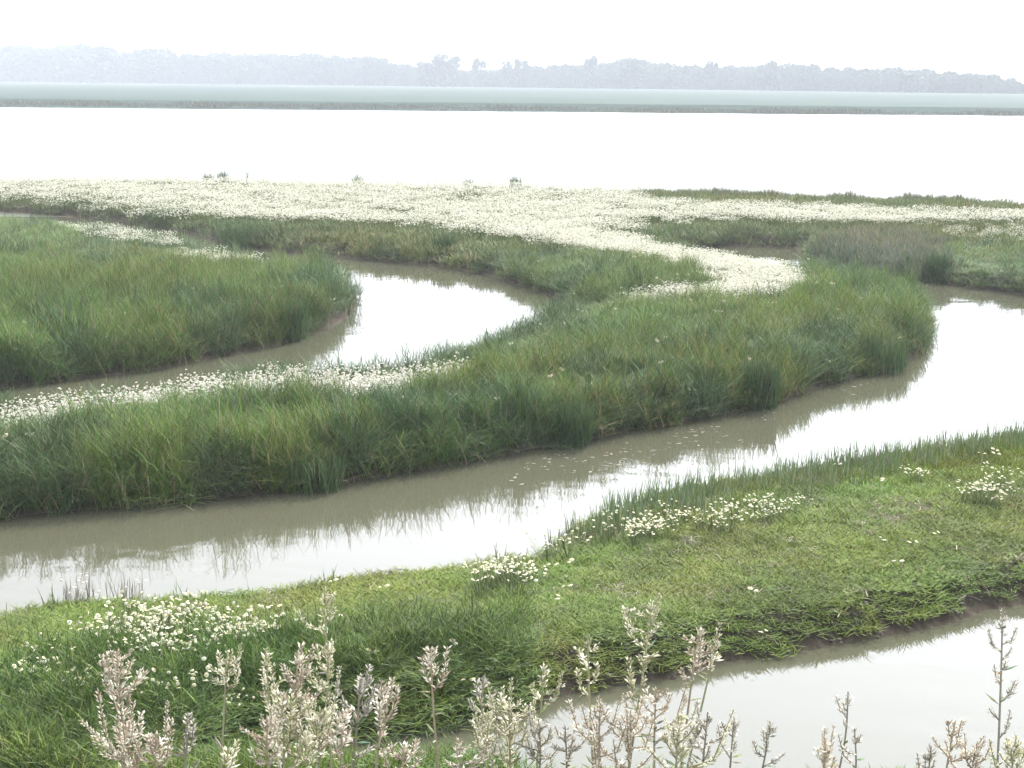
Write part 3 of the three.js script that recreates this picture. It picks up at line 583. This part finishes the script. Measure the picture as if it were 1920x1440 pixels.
for (const [x, d, top, wide, label] of [
  [-240.85, 815, 23.43, 1.5, 'broad hazy tree, tallest at the left of the far wood'],
  [-227.02, 813, 22.93, 1.3, 'hazy tree just right of the tallest one at left'],
  [-279.46, 833, 22.38, 1.3, 'rounded hazy tree near the left edge of the far wood'],
  [-196.61, 797, 21.39, 1.1, 'square-topped hazy tree rising right of the left group'],
  [-100.62, 759, 18.41, 1.2, 'rounded hazy tree left of the middle gap'],
  [-71.07, 738, 17.22, 1.0, 'small rounded treetop left of the dip in the skyline'],
  [-33.02, 714, 17.89, 1.3, 'tall pointed hazy tree, first after the dip in the skyline'],
  [-42.93, 715, 14.28, 1.1, 'lower hazy tree leaning against the tall pointed one'],
  [-16.51, 706, 15.89, 0.8, 'small isolated hazy tree between two taller ones'],
  [-0.89, 697, 18.35, 0.8, 'narrow tall hazy tree, left of a close pair near the middle'],
  [6.18, 695, 17.39, 0.55, 'narrow tall hazy tree, right of a close pair near the middle'],
  [35.48, 677, 17.08, 0.85, 'flat-topped hazy tree right of the middle'],
  [54.01, 669, 16.16, 1.2, 'broad hazy tree right of the flat-topped one'],
  [72.29, 654, 14.92, 1.2, 'rounded hazy tree, right of the broad one'],
  [86.38, 644, 14.67, 0.7, 'small knob-like hazy treetop right of the middle'],
  [108.68, 622, 15, 0.9, 'hazy tree standing out at the right of the wood'],
  [123.05, 619, 13.54, 0.8, 'pale low hazy treetop right of the one that stands out'],
  [146.7, 598, 12.65, 0.7, 'small hazy treetop in the right part of the wood'],
  [158.99, 584, 11.98, 1.5, 'darker rounded hazy tree near the right end'],
  [169.3, 572, 10.74, 0.9, 'low hazy tree near the right end, past the darker one'],
  [181.33, 564, 9.98, 1.0, 'last hazy tree before the skyline drops at the right edge'],
]) {
  const t = new THREE.Group(), h = (top - 1.2) * 0.97, k = Math.floor(rnd() * crowns.length);
  part(t, 'trunk', trunkGeo, M.bark); part(t, 'crown', crowns[k], M.crown);
  add(t, 'far_tree'); t.position.set(x, 1.2 - 0.2 * h, -d); t.rotation.y = rnd() * 6.28; t.scale.set(h * 1.05 * wide, h * 1.2, h * 1.05 * wide); tag(t, label, 'tree');
}
// ------------------------------------------------------------------ seeding weeds on the dike, close to the camera
const TONES = {
  pink: [[0.62, 0.56, 0.45], [0.44, 0.37, 0.28], [0.7, 0.67, 0.57], [0.3, 0.24, 0.18]],
  cream: [[0.64, 0.61, 0.45], [0.44, 0.44, 0.27], [0.7, 0.67, 0.55], [0.26, 0.25, 0.15]],
  grey: [[0.54, 0.51, 0.44], [0.34, 0.32, 0.27], [0.62, 0.59, 0.52], [0.22, 0.2, 0.16]],
};
function bract(f, at, dir, L, w, col) {            // a small pointed scale: a four-sided spindle
  const a = Math.abs(dir.y) > 0.9 ? V(1, 0, 0) : V(0, 1, 0), s = a.clone().cross(dir).normalize(), u = dir.clone().cross(s), m = at.clone().addScaledVector(dir, L * 0.45), tip = at.clone().addScaledVector(dir, L);
  const r = [s.clone().multiplyScalar(w), u.clone().multiplyScalar(w * 0.6), s.clone().multiplyScalar(-w), u.clone().multiplyScalar(-w * 0.6)].map((q) => q.add(m));
  for (let i = 0; i < 4; i++) { f.tri(at, r[i], r[(i + 1) % 4], col); f.tri(r[i], tip, r[(i + 1) % 4], col); }
}
function tube(f, pts, r0, r1, col, n = 5) {
  let prev = null;
  pts.forEach((p, i) => {
    const t = (pts[Math.min(i + 1, pts.length - 1)].clone().sub(pts[Math.max(i - 1, 0)])).normalize(), s = V(0.3, 0.1, 1).cross(t).normalize(), u = t.clone().cross(s), r = lerp(r0, r1, i / (pts.length - 1)), ring = [];
    for (let k = 0; k < n; k++) ring.push(p.clone().addScaledVector(s, Math.cos(k * 6.2832 / n) * r).addScaledVector(u, Math.sin(k * 6.2832 / n) * r));
    if (prev) for (let k = 0; k < n; k++) f.quad(prev[k], prev[(k + 1) % n], ring[(k + 1) % n], ring[k], col);
    prev = ring;
  });
}
function spike(pts, cols, size) {                  // a flowering branch: a club of overlapping scales in clumps, with bare stalk between
  const f = new Faces(); tube(f, pts, 0.003, 0.0015, cols[3]);
  const curve = new THREE.CatmullRomCurve3(pts), L = curve.getLength(), clumps = Math.max(2, Math.round(L / (size * 0.95)));
  for (let i = 0; i < clumps; i++) {
    const big = size * lerp(1.15, 0.75, i / clumps) * rr(0.75, 1.2), cluster = cols[Math.floor(rnd() * 3)], m = 3 + Math.floor(rnd() * 5);
    for (let j = 0; j < m; j++) {
      const t = clamp(0.1 + 0.9 * (i + rr(0, 0.75)) / clumps, 0, 1), p = curve.getPointAt(t), tan = curve.getTangentAt(t), a = j * 2.4 + rr(-0.5, 0.5), side = V(Math.cos(a), rr(-0.3, 0.3), Math.sin(a));
      const dir = tan.clone().multiplyScalar(rr(0.6, 1.1)).addScaledVector(side, rr(0.35, 0.9)).normalize(), v = rr(0.7, 1.2);
      bract(f, p.addScaledVector(side, 0.003), dir, big * rr(0.7, 1.2), big * rr(0.14, 0.27), cluster.map((c) => c * v));
    }
  }
  return f.geometry();
}
// x, distance and height of the tip; spread and length of the flowering part, number of side branches, lean, tones
const weeds = [
  [-1.34, 4.6, 3.08, 0.11, 0.5, 15, 0.0, 'pink', 'tall pinkish seed spike at lower left that widens into a bushy base'],
  [-1.06, 4.4, 2.95, 0.05, 0.3, 5, 0.03, 'grey', 'narrow grey spike right of the bushy one at lower left'],
  [-1.09, 5.2, 2.83, 0.06, 0.26, 7, 0.02, 'cream', 'pale short spike against the large white flower patch'],
  [-0.71, 5.2, 3.1, 0.04, 0.34, 6, 0.0, 'cream', 'thin pale green spike, tallest of the left group, top over the turf'],
  [-0.87, 4.8, 3.01, 0.06, 0.5, 9, -0.02, 'cream', 'cream spike at the left of the dense bush left of the middle'],
  [-0.74, 4.7, 3.04, 0.1, 0.5, 15, 0.02, 'pink', 'pinkish spike in the middle of the dense bush left of the middle'],
  [-0.66, 4.9, 2.99, 0.07, 0.5, 10, 0.03, 'cream', 'cream spike at the right of the dense bush left of the middle'],
  [-0.76, 4.5, 2.97, 0.11, 0.4, 13, 0.0, 'cream', 'low bushy weed filling the foot of the dense bush left of the middle'],
  [-0.51, 4.6, 3, 0.06, 0.4, 7, 0.06, 'grey', 'leaning grey spike just right of the dense bush'],
  [-0.55, 4.4, 2.96, 0.06, 0.3, 7, 0.0, 'pink', 'low pink weed under the leaning grey spike'],
  [-0.42, 4.4, 3.07, 0.045, 0.36, 7, 0.02, 'pink', 'bright narrow pink and white spike between the bush and the lone spike'],
  [-0.33, 4.2, 2.94, 0.04, 0.16, 4, 0.06, 'pink', 'short arching pink sprig at the bottom edge'],
  [-0.27, 4.6, 3.1, 0.035, 0.26, 5, -0.01, 'pink', 'lone slender spike on a bare stem in front of the dark bank'],
  [-0.09, 4.6, 3, 0.05, 0.4, 7, 0.01, 'grey', 'grey-white spike at the left of the bush in the middle'],
  [0, 4.5, 2.96, 0.12, 0.4, 15, 0.0, 'cream', 'round dense cream bush in the bottom middle'],
  [0.13, 5, 2.87, 0.06, 0.4, 7, 0.02, 'cream', 'loose cream spike at the right of the bush in the middle'],
  [0.26, 4.5, 3.19, 0.035, 0.36, 4, -0.05, 'cream', 'pale club-like spike leaning left beside the tall cream one'],
  [0.49, 4.7, 3.24, 0.07, 0.52, 11, 0.05, 'cream', 'tall cream spike with bent top, right of the middle'],
  [0.66, 4.7, 3.14, 0.06, 0.3, 8, 0.05, 'pink', 'pink forked spike right of the tall cream one, drooping at its top'],
  [0.73, 4.72, 3.11, 0.025, 0.22, 3, 0.1, 'cream', 'straight cream spike leaning right out of the pink forked one'],
  [0.3, 4.4, 2.99, 0.07, 0.34, 9, -0.03, 'pink', 'low pink weed below the club-like spike'],
  [0.4, 4.4, 2.97, 0.1, 0.36, 13, 0.0, 'pink', 'dense pinkish weed at the foot of the tall cream spike'],
  [0.67, 4.5, 2.92, 0.07, 0.3, 8, 0.04, 'grey', 'grey weed with upright twigs against the pool'],
  [0.56, 4.4, 2.95, 0.09, 0.3, 10, 0.0, 'cream', 'pale green low weed at the bottom edge, left of the pool'],
  [0.81, 4.8, 2.76, 0.03, 0.24, 4, 0.0, 'grey', 'thin grey sprig against the pool'],
  [0.96, 4.9, 2.7, 0.03, 0.26, 5, 0.03, 'grey', 'thin loose grey sprig in the left part of the pool'],
  [1.24, 4.9, 2.82, 0.02, 0.22, 3, 0.03, 'grey', 'faint pale sprig alone in the middle of the pool'],
  [1.07, 4.5, 2.83, 0.035, 0.2, 6, 0.0, 'pink', 'small pink sprig at the bottom edge of the pool'],
  [1.22, 4.7, 2.77, 0.015, 0.24, 2, 0.0, 'grey', 'thread-thin grey stalk at the bottom of the pool'],
  [1.54, 4.6, 2.85, 0.04, 0.24, 5, 0.05, 'pink', 'pale sprig leaning right, left of the tall grey stalk'],
  [1.4, 4.4, 2.85, 0.05, 0.2, 6, 0.02, 'grey', 'low grey sprig at the bottom right'],
  [1.55, 4.4, 2.86, 0.05, 0.2, 6, 0.04, 'pink', 'low pale sprig at the bottom right, next to the tall grey stalk'],
  [1.67, 4.6, 3.26, 0.045, 0.56, 9, 0.0, 'grey', 'tall thin grey stalk at the right edge'],
  [1.64, 4.3, 2.94, 0.09, 0.3, 12, 0.0, 'cream', 'cream leafy bush at the foot of the tall grey stalk'],
  [-0.89, 4.2, 2.92, 0.03, 0.16, 4, 0.03, 'cream', 'small cream sprig at the bottom edge in the dark gap'],
  [-0.66, 4.3, 2.93, 0.04, 0.2, 5, 0.0, 'cream', 'small pale sprig in front of the dense bush'],
  [-0.16, 4.3, 2.91, 0.04, 0.18, 5, 0.0, 'pink', 'small pink sprig left of the round cream bush'],
  [-0.79, 4.35, 2.96, 0.07, 0.26, 9, -0.02, 'pink', 'low pinkish weed at the left foot of the dense bush'],
  [-0.63, 4.45, 2.94, 0.08, 0.28, 10, 0.02, 'cream', 'low cream weed at the right foot of the dense bush'],
  [-0.09, 4.4, 2.94, 0.08, 0.24, 9, -0.02, 'cream', 'low cream weed at the left foot of the round bush'],
  [0.1, 4.5, 2.89, 0.07, 0.24, 8, 0.02, 'grey', 'low grey weed at the right foot of the round bush'],
  [0.19, 4.5, 2.86, 0.05, 0.2, 6, 0.0, 'grey', 'pale grey sprig against the left end of the pool'],
  [0.52, 4.75, 2.89, 0.07, 0.3, 9, 0.0, 'pink', 'pinkish weed between the tall cream spike and the forked one'],
  [-1.24, 4.35, 2.94, 0.1, 0.26, 11, 0.0, 'pink', 'spreading pink weed at the foot of the tall spike at lower left'],
  [-1.14, 4.3, 2.92, 0.07, 0.22, 8, 0.05, 'pink', 'low pink sprigs right of the bushy base at lower left'],
];
let weedSeed = 500;
for (const [x, d, top, wide, len, n, lean, kind, label] of weeds) {
  reseed(weedSeed++ * 7919);
  const g = site(x, d).h, H = top - g, t = new THREE.Group(), cols = TONES[kind], base = V(-lean * 2 + rr(-0.03, 0.03), 0, rr(-0.05, 0.05)), tip = V(0, H, 0);
  const mid = base.clone().lerp(tip, 0.5).add(V(rr(-0.03, 0.03) - lean * 0.3, 0, rr(-0.03, 0.03))), curve = new THREE.CatmullRomCurve3([base, mid, base.clone().lerp(tip, 0.85).add(V(rr(-0.01, 0.01), 0, 0)), tip]);
  const f = new Faces(); tube(f, curve.getPoints(14), 0.006, 0.0025, cols[3]); part(t, 'stem', f.geometry(), M.stem);
  part(t, 'flowering_tip', spike([0, 0.5, 1].map((q) => curve.getPoint(1 - (1 - q) * 0.15 / H)), cols, 0.021), M.seed);
  const nb = Math.round(n * 1.25);
  for (let i = 0; i < nb; i++) {
    const q = (i + 0.6) / nb, y = 1 - (0.07 + q * len * 1.25) / H, p = curve.getPoint(clamp(y, 0.05, 1)), a = i * 2.4 + rr(-0.9, 0.9), L = lerp(0.035, 0.07 + wide * 1.5, Math.pow(q, 0.8)) * rr(0.45, 1.5), w = rr(0.25, 1.15);
    const out = V(Math.cos(a), 0, Math.sin(a)), e = p.clone().addScaledVector(out, L * w * 0.75).add(V(0, L * rr(0.35, 1), 0)), c = p.clone().addScaledVector(out, L * w * 0.5).add(V(0, L * 0.25, 0));
    part(t, 'flowering_branch', spike([p, c, e], cols, rr(0.014, 0.025)), M.seed);
  }
  const lf = new Faces();
  for (let i = 0; i < 14; i++) { const p = curve.getPoint(rr(0.1, 0.75)), a = rnd() * 6.283; bract(lf, p, V(Math.cos(a), rr(0.1, 0.9), Math.sin(a)).normalize(), rr(0.03, 0.07), rr(0.004, 0.009), [0.2, 0.22, 0.12].map((c) => c * rr(0.7, 1.3))); }
  part(t, 'leaves', lf.geometry(), M.grass);
  add(t, 'seeding_weed'); t.position.set(x, g, -d); tag(t, label, 'weed');
}
reseed(81);
scatter('dike_grass', 'rough grass on the slope of the dike under the weeds', 'grass', midGrass, M.grass, [-6, 6, 1.2, 7.2], () => 0.17, (x, d, s) => [0.9, 1, rr(0.35, 0.7), tone(x, d, 0.9, 0.3, 0.15, 40)]);

renderer.render(scene, camera);
